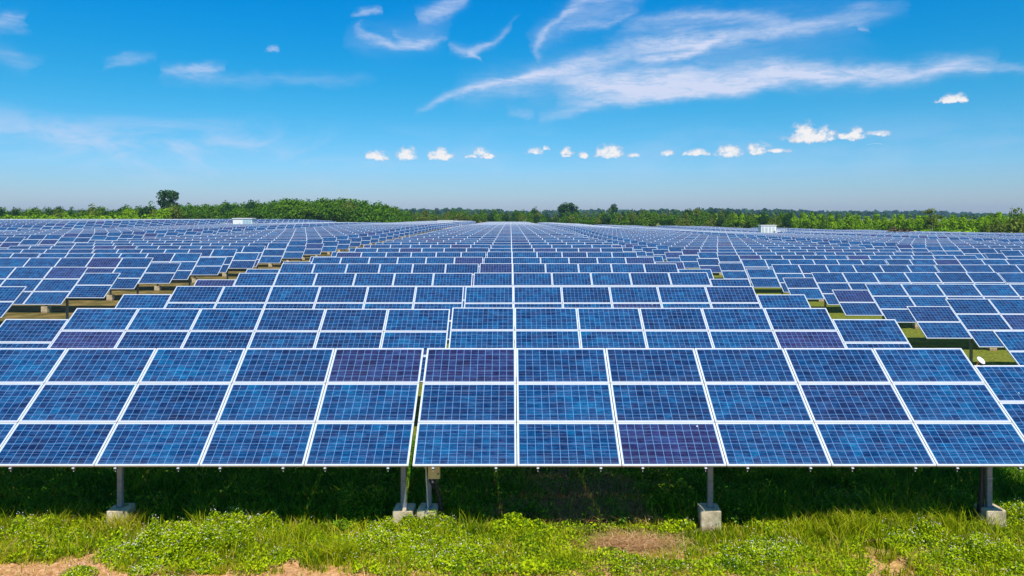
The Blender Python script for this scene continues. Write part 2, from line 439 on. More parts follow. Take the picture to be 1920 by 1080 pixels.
def build_ground():
    xs = np.concatenate([[-3050, -2200, -1500, -1000, -700, -500], np.arange(-400, -60, 10), np.arange(-60, -26, 2), np.arange(-26, 26.01, .5), np.arange(28, 60, 2), np.arange(60, 400, 10), [500, 700, 1000, 1500, 2200, 3050]])
    ys = np.concatenate([[-60, -30, -10, 0, 5, 9], np.arange(11, 21, .25), np.arange(21, 60, 1.), np.arange(60, 200, 4), np.arange(200, 600, 12), [650, 800, 1000, 1400, 2000, 3050]])
    X, Y = np.meshgrid(xs, ys)
    Z = ground(X, Y)
    near = (Y < 60) & (np.abs(X) < 30)
    rg = np.random.default_rng(3)
    Z = Z + near*(rg.random(X.shape)-.5)*.03
    V = np.stack([X, Y, Z], -1).reshape(-1, 3)
    nx, ny = len(xs), len(ys)
    fs = [(j*nx+i, j*nx+i+1, (j+1)*nx+i+1, (j+1)*nx+i) for j in range(ny-1) for i in range(nx-1)]
    me = bpy.data.meshes.new('ground'); me.from_pydata(V.tolist(), [], fs)
    me.polygons.foreach_set('use_smooth', [True]*len(fs))
    m, nt, p = newmat('soil_and_turf'); E.nt = nt
    t = nt.nodes.new('ShaderNodeTexCoord'); sp = nt.nodes.new('ShaderNodeSeparateXYZ'); nt.links.new(t.outputs['Object'], sp.inputs[0])
    x, y = E(sp.outputs[0]), E(sp.outputs[1])
    n1 = noise(nt, .9, 6, .6); n2 = noise(nt, 9, 5, .65); n3 = noise(nt, 70, 3, .6); n4 = noise(nt, .25, 4, .6)
    soil = ramp(nt, n2.outputs[0], [(.3, (.30, .13, .045)), (.5, (.52, .27, .11)), (.72, (.68, .42, .20))])
    turf = ramp(nt, n2.outputs[0], [(.3, (.040, .060, .008)), (.5, (.13, .15, .014)), (.72, (.28, .27, .03))])
    dry = ramp(nt, n1.outputs[0], [(.35, (.05, .055, .012)), (.5, (.15, .095, .03)), (.68, (.26, .17, .06))])
    drym = sat(smooth(x*-1.0, 12, 16)*.85)
    c = mixc(nt, drym.s, turf.outputs[0], dry.outputs[0])
    shade_soil = ramp(nt, n2.outputs[0], [(.3, (.030, .020, .010)), (.55, (.09, .055, .03)), (.75, (.15, .10, .05))])  # dark soil tone below the front row, its shade painted into the ground colour
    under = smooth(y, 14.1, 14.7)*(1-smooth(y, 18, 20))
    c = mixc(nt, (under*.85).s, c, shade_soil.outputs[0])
    fore = 1-smooth(y+(E(n1.outputs[0])-.5)*1.0, 13.3, 13.9)
    c = mixc(nt, fore.s, c, soil.outputs[0])
    c = mixc(nt, .35, c, n3.outputs[0], 'OVERLAY')
    nt.links.new(c, p.inputs['Base Color']); p.inputs['Roughness'].default_value = .95
    p.inputs['Specular IOR Level'].default_value = .15
    bump(nt, p, n2.outputs[0], .6, .06)
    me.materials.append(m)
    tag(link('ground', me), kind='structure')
build_ground()

# ---------------------------------------------------------------- solar tables
MW, MH = 1.966, 1.005          # module pitch
PW, PH = 1.949, .992           # module size
TILT = R(35.7); ct, sn = math.cos(TILT), math.sin(TILT)
ZB = 1.56                      # height of lower edge
ZC = ZB + 1.5*MH*sn            # height of table centre
FRW = .026
def mod_geo(mb, cx, cy, rnd, tint, M=None, full=True, lod=False, z=0.):
    a, b, w = PW/2, PH/2, FRW
    if lod: w = .030
    o = [(cx-a, cy-b), (cx+a, cy-b), (cx+a, cy+b), (cx-a, cy+b)]
    i = [(cx-a+w, cy-b+w), (cx+a-w, cy-b+w), (cx+a-w, cy+b-w), (cx-a+w, cy+b-w)]
    vs = [(*q, z) for q in o] + [(*q, z) for q in i]
    fs = [(0,1,5,4), (1,2,6,5), (2,3,7,6), (3,0,4,7)]; mi = [1]*4
    if full:
        vs += [(*q, z-.005) for q in i] + [(*q, z-.042) for q in o]
        fs += [(4,5,9,8),(5,6,10,9),(6,7,11,10),(7,4,8,11),(12,13,1,0),(13,14,2,1),(14,15,3,2),(15,12,0,3),(15,14,13,12)]
        mi += [1]*8 + [2]; g = (8,9,10,11)
    else: g = (4,5,6,7)
    fs.append(g); mi.append(0)
    mg = .075
    uvs = [None]*(len(fs)-1) + [[(-mg,-mg),(12+mg,-mg),(12+mg,6+mg),(-mg,6+mg)]]
    mb.add(vs, fs, mi, rnd, tint, uvs, M)
def rand_look():
    r = random.random()
    t = 0.0
    q = random.random()
    if q < .10: t = .55+.3*random.random()
    elif q < .22: t = .15+.2*random.random()
    else: t = .06*random.random()
    return r, t
MODS = []
for k in range(40):
    mb = MB(); r, t = rand_look(); mod_geo(mb, 0, 0, r, t)
    MODS.append(mb.mesh('solar_panel', [M_cell, M_frame, M_back]))
MODT = [me.attributes['tint'].data[0].value for me in MODS]
BLUE = [i for i, t in enumerate(MODT) if t < .2]; PURP = [i for i, t in enumerate(MODT) if t > .5]
if not PURP: PURP = BLUE[:2]
# module slots: (col x, row y) in the table plane, row 0 = lowest; last two = side column
def slots(side):
    s = [((c-2.5)*MW, (r-1)*MH) for r in range(3) for c in range(6)]
    s += [(side*3.5*MW, (r-.5)*MH) for r in range(2)]
    return s
PLANE = Matrix.Translation((0, 0, ZC)) @ Matrix.Rotation(TILT, 4, 'X')
POSTX = (-2.87*MW, 0, 2.87*MW); POSTY = -.28
def post_mesh():
    mb = MB(); zt = ZC + POSTY*math.tan(TILT) - .20
    mb.bevbox(-.055, .055, -.045, .045, .40, zt, .012)
    mb.bevbox(-.085, .085, -.075, .075, .40, .425, .01)
    for sx in (-.06, .06):
        mb.tube([(sx, -.05, .42), (sx, -.05, .455)], .012, 6)
    return mb.mesh('post', [M_galv])
def foot_mesh():
    mb = MB(); mb.bevbox(-.2, .2, -.2, .2, -.35, .42, .018); return mb.mesh('concrete_footing', [M_conc])
def head_mesh():
    """saddle plate and two raking struts on top of a post, in table coordinates"""
    mb = MB(); zt = ZC + POSTY*math.tan(TILT) - .20
    for x in (-.07, .062): mb.box(x, x+.008, -.16, .16, zt-.16, zt+.03)
    for s in (-1, 1):
        mb.tube([(0, 0, zt-.45), (0, s*.55, zt-.02+s*.55*math.tan(TILT)*.93)], .025, 6)
    return mb.mesh('strut', [M_galv])
def beam_mesh(side):
    mb = MB(); x0, x1 = -3*MW+.02, 3*MW-.02
    if side > 0: x1 = 4*MW-.1
    else: x0 = -4*MW+.1
    mb.box(x0, x1, -.04, .04, -.185, -.105, M=PLANE)
    return mb.mesh('beam', [M_galv])
def rail_mesh(n):
    mb = MB(); h = n*MH/2
    mb.box(-.020, .020, -h-.022, h+.03, -.100, -.046, M=None)
    mb.box(-.022, .022, -h-.030, -h-.004, -.058, -.044, mi=1)
    mb.box(-.006, .006, -h-.045, -h-.032, -.122, -.103, mi=1)
    return mb.mesh('rail', [M_rail, M_clip])
ME_post, ME_foot, ME_head = post_mesh(), foot_mesh(), head_mesh()
ME_beam = {1: beam_mesh(1), -1: beam_mesh(-1)}
ME_rail3, ME_rail2 = rail_mesh(3), rail_mesh(2)
def frame_joined(side, rails=True):
    mb = MB()
    for v in (-.72, .72):
        M = PLANE @ Matrix.Translation((0, v, 0)); x0, x1 = (-3*MW, 4*MW-.1) if side > 0 else (-4*MW+.1, 3*MW)
        mb.box(x0, x1, -.04, .04, -.185, -.105, M=M)
    for c in range(6):
        for d in (-.59, .59):
            M = PLANE @ Matrix.Translation(((c-2.5)*MW+d, 0, 0)); h = 1.5*MH
            mb.box(-.025, .025, -h-.035, h+.03, -.103, -.046, M=M)
    for px in POSTX:
        zt = ZC + POSTY*math.tan(TILT) - .20
        mb.box(px-.055, px+.055, POSTY-.045, POSTY+.045, .4, zt)
    return mb
ME_support = {s: frame_joined(s).mesh('support_frame', [M_galv]) for s in (1, -1)}
def whole_table(side):
    mb = frame_joined(side)
    mb.mi = [3]*len(mb.mi)
    for px in POSTX: mb.box(px-.2, px+.2, POSTY-.2, POSTY+.2, -.3, .42, mi=4)
    for cx, cy in slots(side):
        r, t = rand_look(); mod_geo(mb, cx, cy, r, t, M=PLANE)
    return mb.mesh('solar_table', [M_cell, M_frame, M_back, M_galv, M_conc])
WHOLE = {s: [whole_table(s) for _ in range(6)] for s in (1, -1)}

# layout
BP = 32.6; XC0 = -1.87
rows = {}
def row_tops(k):
    if k == 0: st = [16.1+6.93*i for i in range(66)]
    elif k == 1: st = [26.3, 33.1, 39.6, 46.3, 53.0, 59.9]+[66.8+6.93*i for i in range(60)]
    elif k == -1: st = [25.8, 32.8+0]+[39.7+6.95*i for i in range(60)]
    else: st = [33.0+((k*37) % 7)*.55+6.93*i for i in range(60)]
    return st
UB = [-.95, -.7, -.45, -.3, -.23, 0, .1, .235, .353, .5, .7, .95]
YB = [230, 280, 300, 330, 385, 460, 450, 415, 350, 270, 212, 180]
tables = []
for k in range(-8, 9):
    i0 = 0
    for i, yt in enumerate(row_tops(k)):
        yc = yt - 1.5*MH*ct
        sh = 0
        if abs(k) == 1: sh = k*.80*float(np.interp(yt, [26, 33, 40, 47, 54], [.35, 1.0, .35, .2, 0]))
        if k == 1 and yt < 30: sh = 0.2
        for side in (-1, 1):
            xc = XC0 + k*BP + side*(3*MW+.03) + sh
            if k == 0 and side == 1: xc = 4.055
            if k == 0 and side == -1: xc = -7.80
            u = (xc)/yc
            ymax = float(np.interp(u, UB, YB))
            if yc > ymax: continue
            xin = abs(xc) - 4*MW
            if xin > (.702*(yc+1.2)+ (1.5 if yc < 150 else 6)): continue
            tables.append(dict(k=k, row=i, side=side, x=xc, y=yc, d=math.hypot(xc, yc)))
# leave clearings for the cabins
CABINS = [(-73.0, 200.0), (-26.6, 300.0), (84.5, 240.0)]
tables = [t for t in tables if not any(abs(t['x']-a) < 9.0 and abs(t['y']-b) < 4.2 for a, b in CABINS)]
tables.sort(key=lambda t: t['y'])
cnt = {}
for t in tables:                       # row number within its half block, counted from the camera
    key = (t['k'], t['side']); cnt[key] = cnt.get(key, 0)+1; t['n'] = cnt[key]
ORD = ['first','second','third','fourth','fifth','sixth','seventh','eighth','ninth','tenth','eleventh','twelfth','thirteenth','fourteenth','fifteenth','sixteenth','seventeenth','eighteenth','nineteenth','twentieth','twenty-first','twenty-second','twenty-third','twenty-fourth','twenty-fifth','twenty-sixth','twenty-seventh','twenty-eighth','twenty-ninth','thirtieth']
BLK = {0: 'middle block', 1: 'first block right of the middle', -1: 'first block left of the middle'}
for q in range(2, 9):
    BLK[q] = ORD[q-1]+' block right of the middle'; BLK[-q] = ORD[q-1]+' block left of the middle'
PARTY = 112.0
front_right = None
def place(t, idx):
    global front_right
    s = t['side']; x, y = t['x'], t['y']
    z = g1(x, y)
    roll = -math.atan((g1(x+5, y)-g1(x-5, y))/10)
    if t['k'] == 0 and y < 150: roll = 0
    jit = 0 if idx < 2 else random.uniform(-.012, .012)
    rot = Euler((random.uniform(-.006, .006) if idx > 1 else 0, roll*.9+jit*.3, random.uniform(-.003, .003) if idx > 1 else 0))
    n = t['n']; half = 'right' if s > 0 else 'left'
    if t['k'] == 0 and n == 1:
        lab = 'front solar table right of the centre gap, with cream junction box on its post' if s > 0 else 'front blue solar table left of the centre gap, cut off by the picture edge'
    elif n <= 30:
        lab = f'solar table, {half} half of {ORD[n-1]} row, {BLK[t["k"]]}'
    else:
        lab = f'far solar table beyond thirtieth row, {half} half, {BLK[t["k"]]}'
    loc = (x, y, z + (0 if idx < 2 else random.uniform(-.02, .02)))
    if y > PARTY:
        o = link('solar_table', random.choice(WHOLE[s]), None, loc, rot)
        tag(o, lab, 'solar table', 'solar tables standing in rows across the field')
        return o
    o = empty('solar_table', loc, rot)
    tag(o, lab, 'solar table', 'solar tables standing in rows across the field')
    for j, (cx, cy) in enumerate(slots(s)):
        p = PLANE @ Vector((cx, cy, 0))
        k = random.choice(BLUE) if random.random() < .91 else random.choice(PURP)
        if t['k'] == 0 and n == 1:          # looks read off the photograph for the front row
            r, c = divmod(j, 6)
            purple = {(1, 0, 2), (1, 2, 0), (-1, 2, 5)}
            k = random.choice(PURP) if (s, r, c) in purple else random.choice(BLUE)
        e = (0 if random.random() > .4 else random.uniform(-.004, .004))
        link('solar_panel', MODS[k], o, p, (TILT + e*.4, random.uniform(-.0015, .0015), e*.15))
    near = y < 60
    if near:
        for pi, px in enumerate(POSTX):
            if t['k'] == 0 and n == 1: px += {(-1, 0): .13, (-1, 2): .02, (1, 0): -.04, (1, 1): -.06, (1, 2): -.13}.get((s, pi), 0)
            link('post', ME_post, o, (px, POSTY, 0))
            link('concrete_footing', ME_foot, o, (px + random.uniform(-.03, .03), POSTY, random.uniform(-.05, .03) if idx > 1 else {0: 0, 1: 0}[0]), (0, 0, random.uniform(-.12, .12)))
            link('strut', ME_head, o, (px, POSTY, 0))
        for v in (-.72, .72):
            link('beam', ME_beam[s], o, (0, v*ct, v*sn))
    if idx < 8:
        for c in range(6):
            for d in (-.59, .59):
                link('rail', ME_rail3, o, PLANE @ Vector(((c-2.5)*MW+d, 0, 0)), (TILT, 0, 0))
        for d in (-.59, .59):
            link('rail', ME_rail2, o, PLANE @ Vector((s*3.5*MW+d, 0, 0)), (TILT, 0, 0))
    elif not near:
        link('support_frame', ME_support[s], o)
        for px in POSTX: link('concrete_footing', ME_foot, o, (px, POSTY, 0))
    if t['k'] == 0 and n == 1 and s > 0: front_right = o
    return o
tables.sort(key=lambda t: (t['y'] > 20, -1.0/t['y']))
tables.sort(key=lambda t: t['y'])
IND = 298
for idx, t in enumerate(tables[:IND]): place(t, idx)
# the far rest as one field
def far_field():
    n = len(tables)-IND
    mb = {s: MB() for s in (1, -1)}
    base = {}
    for s in (1, -1):
        m = MB()
        for cx, cy in slots(s): mod_geo(m, cx, cy, .5, 0, M=PLANE, full=False, lod=True)
        for px in POSTX: m.box(px-.06, px+.06, POSTY-.05, POSTY+.05, 0, ZC-.3, mi=2)
        base[s] = (np.array([tuple(v) for v in m.v]), m.f, m.mi, np.array(m.uv))
    VV, FF, MI, UV, RN, TI = [], [], [], [], [], []; off = 0
    for t in tables[IND:]:
        bv, bf, bmi, buv = base[t['side']]
        z = g1(t['x'], t['y']); sl_ = (g1(t['x']+5, t['y'])-g1(t['x']-5, t['y']))/10
        v = bv.copy(); v[:, 2] += v[:, 0]*sl_ + random.uniform(-.03, .03); v += (t['x'], t['y'], z)
        VV.append(v); FF += [tuple(i+off for i in f) for f in bf]; MI += bmi; UV.append(buv); off += len(v)
        for q in range(20):
            r, ti = rand_look(); RN += [r]*8; TI += [ti]*8
        RN += [.5]*24; TI += [0]*24
    me = bpy.data.meshes.new('far_solar_tables'); me.from_pydata(np.concatenate(VV).tolist(), [], FF)
    for m in (M_cell, M_frame, M_galv): me.materials.append(m)
    me.polygons.foreach_set('material_index', MI)
    uv = me.uv_layers.new(name='UVMap'); uv.data.foreach_set('uv', np.concatenate(UV).astype(np.float32).ravel())
    a = me.attributes.new('rnd', 'FLOAT', 'POINT'); a.data.foreach_set('value', RN)
    a = me.attributes.new('tint', 'FLOAT', 'POINT'); a.data.foreach_set('value', TI)
    tag(link('far_solar_tables', me), 'farthest rows of solar tables running up to the tree line', 'solar tables', kind='stuff')
print('tables', len(tables), 'last individual y', tables[IND-1]['y'])
far_field()

# junction box, conduit and pipe on the left post of the front right table
def junction():
    px = POSTX[0]-.04; o = front_right
    mb = MB(); mb.bevbox(px+.0, px+.235, POSTY-.20, POSTY-.06, 1.045, 1.50, .012)
    mb.box(px+.175, px+.180, POSTY-.203, POSTY-.20, 1.06, 1.49, mi=1)
    jb = link('junction_box', mb.mesh('junction_box', [M_box, M_galv]), o)
    mb = MB(); mb.tube([(px+.205, POSTY-.20, 1.15), (px+.205, POSTY-.215, 1.15)], .015, 10)
    link('latch', mb.mesh('latch', [M_black]), jb)
    mb = MB(); pts = []
    for i in range(26):
        t = i/25; pts.append((px-.035+.16*t**2, POSTY-.07-.02*t, 1.50-.66*math.sin(t*1.5)))
    mb.tube(pts, [.022 if i % 2 else .017 for i in range(26)], 8)
    mb.tube([(px+.11+.16*t+.03*math.sin(3*t), POSTY-.10+.1*t, 1.05-1.02*t) for t in [i/24 for i in range(25)]], [(.040 if i % 2 else .034)+.0008*i for i in range(25)], 10)
    pass
    link('conduit', mb.mesh('conduit', [M_black]), o)
    mb = MB()
    mb.tube([(px-.05, POSTY-.07, 1.45), (px-.045, POSTY-.075, 1.0), (px-.01, POSTY-.085, .44), (px-.02, POSTY-.215, .425), (px-.04, POSTY-.22, .34), (px-.01, POSTY-.225, .2), (px+.0, POSTY-.23, .0)], .016, 8)
    link('cable_pipe', mb.mesh('cable_pipe', [M_pvc]), o)
    mb = MB(); mb.box(px-.064, px+.064, POSTY-.054, POSTY+.054, .98, 1.01); mb.box(px+.064, px+.17, POSTY-.1, POSTY-.06, .93, .97)
    mb.box(px-.064, px+.064, POSTY-.054, POSTY+.054, 1.24, 1.27)
    link('strap', mb.mesh('strap', [M_clip]), o)
    mb = MB(); qx = POSTX[2]-.13
    mb.tube([(qx-.10-.05*t, POSTY+.03, 1.4-1.1*t) for t in [i/6 for i in range(7)]], [.02+.05*i/6 for i in range(7)], 8)
    link('cable_sleeve', mb.mesh('cable_sleeve', [M_black]), o)
    mb = MB(); mb.tube([(qx-.058, POSTY-.05, 1.0), (qx+.058, POSTY-.05, 1.0)], .006, 6); link('cable_tie', mb.mesh('cable_tie', [M_clip]), o)
junction()
def sensor():
    o = empty('disc_sensor', (10.14, 15.72, 3.00)); tag(o, 'small white tilted disc sensor with orange cable behind the front table at right', 'sensor')
    mb = MB(); M = Matrix.Rotation(R(28), 4, 'Y') @ Matrix.Rotation(R(38), 4, 'X') @ Matrix.Identity(4)
    n = 24; vs = []; 
    for z, r in ((-.018, .075), (-.006, .092), (.006, .092), (.012, .086)):
        vs += [(math.cos(2*math.pi*i/n)*r, math.sin(2*math.pi*i/n)*r, z) for i in range(n)]
    fs = [tuple(range(n-1, -1, -1)), tuple(range(3*n, 4*n))] + [(a*n+i, a*n+(i+1) % n, (a+1)*n+(i+1) % n, (a+1)*n+i) for a in range(3) for i in range(n)]
    mb.add([tuple(M @ Vector(v)) for v in vs], fs); mb.v = [(a, b, c+.12) for a, b, c in mb.v]
    link('disc', mb.mesh('disc', [M_white]), o)
    mb = MB(); q = M @ Vector((0, 0, .014)); mb.tube([q+Vector((0, 0, .12)), M @ Vector((0, 0, .022))+Vector((0, 0, .12))], .014, 8); link('hub', mb.mesh('hub', [M_galv]), o)
    mb = MB(); mb.tube([(-.10, 0, -.06), (-.095, 0, 0), (-.075, 0, .06), (-.05, 0, .10)], .012, 8); link('cable', mb.mesh('cable', [M_orange]), o)
    mb = MB(); mb.tube([(.02, .01, -.08), (.0, .01, .02), (0, .005, .10)], .014, 8); mb.box(-.03, .09, -.012, .02, -.04, .005); link('arm', mb.mesh('arm', [M_black]), o)
sensor()

# ---------------------------------------------------------------- white cabins
def cabin(x, y, w, ztop, label, glazed=False, low=False):
    z0 = g1(x, y); o = empty('equipment_cabin', (x, y, z0)); tag(o, label, 'cabin', 'white equipment cabins standing among the solar tables')
    H = ztop-z0; hb = H-2.9; d = 2.6
    mb = MB(); mb.box(-w/2-.1, w/2+.1, -d/2-.1, d/2+.1, -.3, hb); link('plinth', mb.mesh('plinth', [M_conc]), o)
    xs = w/2 if not glazed else 0.0
    mb = MB(); mb.bevbox(-w/2, w/2, -d/2, d/2, hb+.003, H-.16, .03); wl = link('wall', mb.mesh('wall', [M_cabin]), o)
    mb = MB(); mb.bevbox(-w/2-.18, w/2+.18, -d/2-.2, d/2+.2, H-.155, H, .03); link('roof', mb.mesh('roof', [M_cabin]), o)
    if glazed:
        for i in range(3):
            mb = MB(); a = .12+i*(w/2-.2)/3; mb.box(a, a+(w/2-.2)/3-.06, -d/2-.05, -d/2-.004, hb+.15, H-.3); link('side_panel', mb.mesh('side_panel', [M_glaze]), o)
        mb = MB(); mb.box(-.95, -.55, -d/2-.04, -d/2-.004, hb+.2, hb+1.6); link('door', mb.mesh('door', [M_louvre]), o)
    else:
        n = 4 if not low else 2
        for i in range(n):
            mb = MB(); a = -w/2+.25+i*(w*.92)/n; b = a+w*.92/n-.35
            za, zb = (hb+.25, H-.55) if not low else (hb+1.7, hb+2.1)
            mb.box(a, b, -d/2-.03, -d/2-.004, za, zb)
            for q in range(7):
                zz = za+.1+q*(zb-za-.2)/7; mb.box(a+.05, b-.05, -d/2-.06, -d/2-.031, zz, zz+(zb-za)*.07)
            link('louvre', mb.mesh('louvre', [M_louvre]), o)
    mb = MB()
    sx = -1 if glazed else 1
    for i in range(5):
        xx = sx*(w/2+.4+i*.75); mb.box(xx-.04, xx+.04, -d/2-.04, -d/2+.04, 0, hb+1.5)
    for zz in (hb+.4, hb+.9, hb+1.45):
        a, b = sorted((sx*(w/2+.3), sx*(w/2+3.5))); mb.box(a, b, -d/2-.02, -d/2+.02, zz, zz+.06)
    link('railing', mb.mesh('railing', [M_cabin]), o)
    if not glazed and not low:
        mb = MB(); mb.bevbox(w/2-.9, w/2+.9, -d/2-1.4, -d/2-.3, hb-.6, hb+1.1, .05); link('transformer_case', mb.mesh('transformer_case', [M_louvre]), o)
cabin(-73.0, 200.0, 5.2, 5.32, 'white cabin with pale blue glazed side standing before the dark wood at left', glazed=True)
cabin(-26.6, 300.0, 6.2, 3.95, 'low flat white cabin at the far end of the middle block', low=True)
cabin(84.5, 240.0, 5.0, 2.85, 'white louvred cabin with railing standing in the right half of the field')

# ---------------------------------------------------------------- trees
def leaf_cloud(lobes, n, size, r, flat=.0):
    """quads scattered through ellipsoid lobes, denser near their surface; lobes: (x,y,z,rx,ry,rz)"""
    lobes = np.array(lobes, float); vol = lobes[:, 3]*lobes[:, 4]*lobes[:, 5]; pr = vol**.7; pr /= pr.sum()
    k = r.choice(len(lobes), n, p=pr); d = r.normal(size=(n, 3)); d /= np.linalg.norm(d, axis=1)[:, None]
    rad = r.random(n)**.22*(1+.075*r.normal(size=n))
    P = lobes[k, :3] + d*rad[:, None]*lobes[k, 3:]
    nrm = d + r.normal(size=(n, 3))*.65 + np.array([0, 0, .35]); nrm /= np.linalg.norm(nrm, axis=1)[:, None]
    a = np.cross(nrm, r.normal(size=(n, 3))); a /= np.linalg.norm(a, axis=1)[:, None]; b = np.cross(nrm, a)
    s = size*(.6+.8*r.random(n))[:, None]
    q = np.stack([P-a*s-b*s*.6, P+a*s*.7-b*s*.8, P+a*s+b*s*.6, P-a*s*.6+b*s*.8], 1)
    rn = np.clip(.5+.22*r.normal(size=n)+.18*(r.random(len(lobes))-.5)[k], 0, 1)
    return q, rn
def make_tree_meshes(kind, seed):
    """unit tree, height 1; returns crown and trunk meshes"""
    r = np.random.default_rng(seed); L = []
    if kind == 'round':
        for i in range(11):
            a = r.random()*6.28; q = r.random()**.6
            L.append((math.cos(a)*.24*q, math.sin(a)*.24*q, .50+.28*r.random()-.10*q, .17+.08*r.random(), .17+.08*r.random(), .13+.07*r.random()))
        L.append((0, 0, .78, .17, .17, .16)); L.append((0, 0, .45, .26, .26, .2)); t = .5; n = 1500; sz = .026; tr = .022
    elif kind == 'bushy':
        for i in range(13):
            a = r.random()*6.28; q = r.random()**.5
            L.append((math.cos(a)*.34*q, math.sin(a)*.34*q, .26+.45*r.random()*(1.1-q), .17+.1*r.random(), .17+.1*r.random(), .15+.1*r.random()))
        L.append((0, 0, .72, .18, .18, .20)); L.append((0, 0, .3, .34, .34, .28)); t = .4; n = 1700; sz = .028; tr = .02
    elif kind == 'tall':
        for i in range(12):
            a = r.random()*6.28; z = .38+.55*r.random()
            L.append((math.cos(a)*.11, math.sin(a)*.11, z, .10+.06*r.random(), .10+.06*r.random(), .09+.05*r.random()))
        t = .75; n = 1300; sz = .02; tr = .012
    elif kind == 'slim':
        for i in range(9):
            a = r.random()*6.28; z = .52+.4*r.random()
            L.append((math.cos(a)*.13*r.random(), math.sin(a)*.13*r.random(), z, .09+.06*r.random(), .09+.06*r.random(), .11+.06*r.random()))
        L.append((0, 0, .86, .10, .10, .13)); t = .8; n = 900; sz = .026; tr = .010
    elif kind == 'emergent':          # umbrella-like layered crown on a clear stem
        for i in range(13):
            a = r.random()*6.28; z = .42+.5*r.random(); q = .08+.2*(1-abs(z-.7)*1.8)*r.random()
            L.append((math.cos(a)*q, math.sin(a)*q, z, .11+.05*r.random(), .11+.05*r.random(), .055+.03*r.random()))
        L.append((0, 0, .92, .12, .12, .08)); t = .85; n = 1100; sz = .020; tr = .022
    elif kind == 'lobed':             # the two-storey dark tree: big head, narrow waist
        L = [(0, 0, .80, .27, .25, .17), (-.14, 0, .88, .13, .13, .1), (.15, 0, .84, .15, .14, .12), (0, 0, .93, .15, .15, .07), (-.02, 0, .60, .20, .2, .14), (.1, 0, .55, .2, .2, .14), (-.15, 0, .66, .14, .14, .1),
             (.02, 0, .36, .27, .26, .18), (-.12, 0, .25, .2, .2, .2), (.16, 0, .27, .2, .2, .2)]; t = .5; n = 2600; sz = .020; tr = .03
    else:                             # bush
        for i in range(9):
            a = r.random()*6.28; q = r.random()**.5
            L.append((math.cos(a)*.5*q, math.sin(a)*.5*q, .25+.35*r.random()*(1.1-q), .25+.1*r.random(), .25+.1*r.random(), .25+.12*r.random()))
        t = .3; n = 800; sz = .05; tr = .03
    q, rn = leaf_cloud(L, n, sz, r)
    zmax = q[:, :, 2].max(); q[:, :, 2] /= zmax
    mb = MB(); lean = (r.random(2)-.5)*.06
    mb.tube([(0, 0, -.03), (lean[0]*.4, lean[1]*.4, t*.4), (lean[0], lean[1], t)], [tr*1.4, tr, tr*.45], 7)
    for i in range(5):
        a = r.random()*6.28; zz = t*(.45+.45*r.random()); e = L[int(r.integers(len(L)))]
        mb.tube([(lean[0]*zz/t, lean[1]*zz/t, zz), ((e[0]+lean[0])*.6, (e[1]+lean[1])*.6, (zz+e[2])/2+.02), (e[0], e[1], e[2])], [tr*.45, tr*.3, tr*.12], 5)
    return q, rn, mb
PROTO = {}
def proto(kind, mat, v):
    key = (kind, mat.name, v)
    if key not in PROTO:
        q, rn, mb = make_tree_meshes(kind, abs(hash((kind, v))) % 1000 if False else (sum(map(ord, kind))*7+v*131))
        PROTO[key] = (quads_mesh('crown', q, mat, 4, rn), mb.mesh('trunk', [M_palebark if kind in ('slim', 'emergent') else M_bark]))
    return PROTO[key]
def tree(X, Y, top, kind, mat, label, group=None, name='tree', cat='tree', width=1.0, v=None):
    """X, Y in metres, top = height above the ground"""
    v = random.randrange(4) if v is None else v
    cr, tk = proto(kind, mat, v)
    o = empty(name, (X, Y, g1(X, Y)), (0, 0, random.uniform(0, 6.28) if kind != 'lobed' else 0)); o.scale = (top*width, top*width, top)
    tag(o, label, cat, group)
    link('trunk', tk, o); link('crown', cr, o)
    return o
def at(px, Y): return (px-VX)/F*Y
def top_h(px, py, Y): X = at(px, Y); return (HC-g1(X, Y)) + (HY-py)*Y/F
def ptree(px, py, Y, kind, mat, label, group=None, **k):
    return tree(at(px, Y), Y, max(1.5, top_h(px, py, Y)), kind, mat, label, group, **k)

ptree(315, 355, 375, 'lobed', M_cdark, 'tallest dark green tree with a two-tier crown rising above the left wood', width=.98)
ptree(284, 376, 365, 'bushy', M_cwood, 'rounded green tree just left of the tallest dark tree', width=.7)
ptree(236, 383, 350, 'round', M_cdark, 'dark round-headed tree left of the wood, before pale bushes', width=1.0)
ptree(172, 380, 345, 'bushy', M_colive, 'olive tree with two light tufts on its top at the left', width=.8)
ptree(112, 386, 560, 'round', M_cdark, 'bluish rounded tree standing farther off at the left', width=1.1)
ptree(36, 389, 330, 'bushy', M_cmid, 'bushy tree near the left edge with darker crown top', width=.9)
ptree(1152, 381, 560, 'emergent', M_cdark, 'dark flat-topped tree standing out above the middle tree line', width=.9, v=1)
ptree(1058, 379, 540, 'tall', M_cdark, 'left one of the twin dark trees right of the centre', width=1.2, v=0)
ptree(1074, 379, 542, 'tall', M_cdark, 'right one of the twin dark trees right of the centre', width=1.2, v=2)
ptree(1003, 387, 560, 'round', M_cdark, 'small dark round tree above the tree line near the centre', width=.7)
ptree(1748, 390, 245, 'emergent', M_colive, 'slender layered tree with clear pale stem at the right edge of the field', width=.85, v=3)
ptree(1310, 388, 560, 'round', M_cdark, 'dark tree top showing above the trees left of the right cabin', width=.9)
ptree(1355, 390, 560, 'round', M_cdark, 'small dark round top above the trees over the right cabin', width=.8)
ptree(1524, 396, 500, 'emergent', M_cdark, 'dark ragged tree top behind the bright trees right of the cabin', width=.8)
ptree(1905, 386, 215, 'bushy', M_colive, 'large ragged olive tree cut off by the right edge', width=.85)
ptree(1868, 400, 222, 'bushy', M_colive, 'olive tree leaning against the large ragged tree at right', width=.7)
ptree(1690, 424, 236, 'bush', M_cbrown, 'reddish brown bush between the bright trees at right', name='bush', cat='bush', width=1.5)

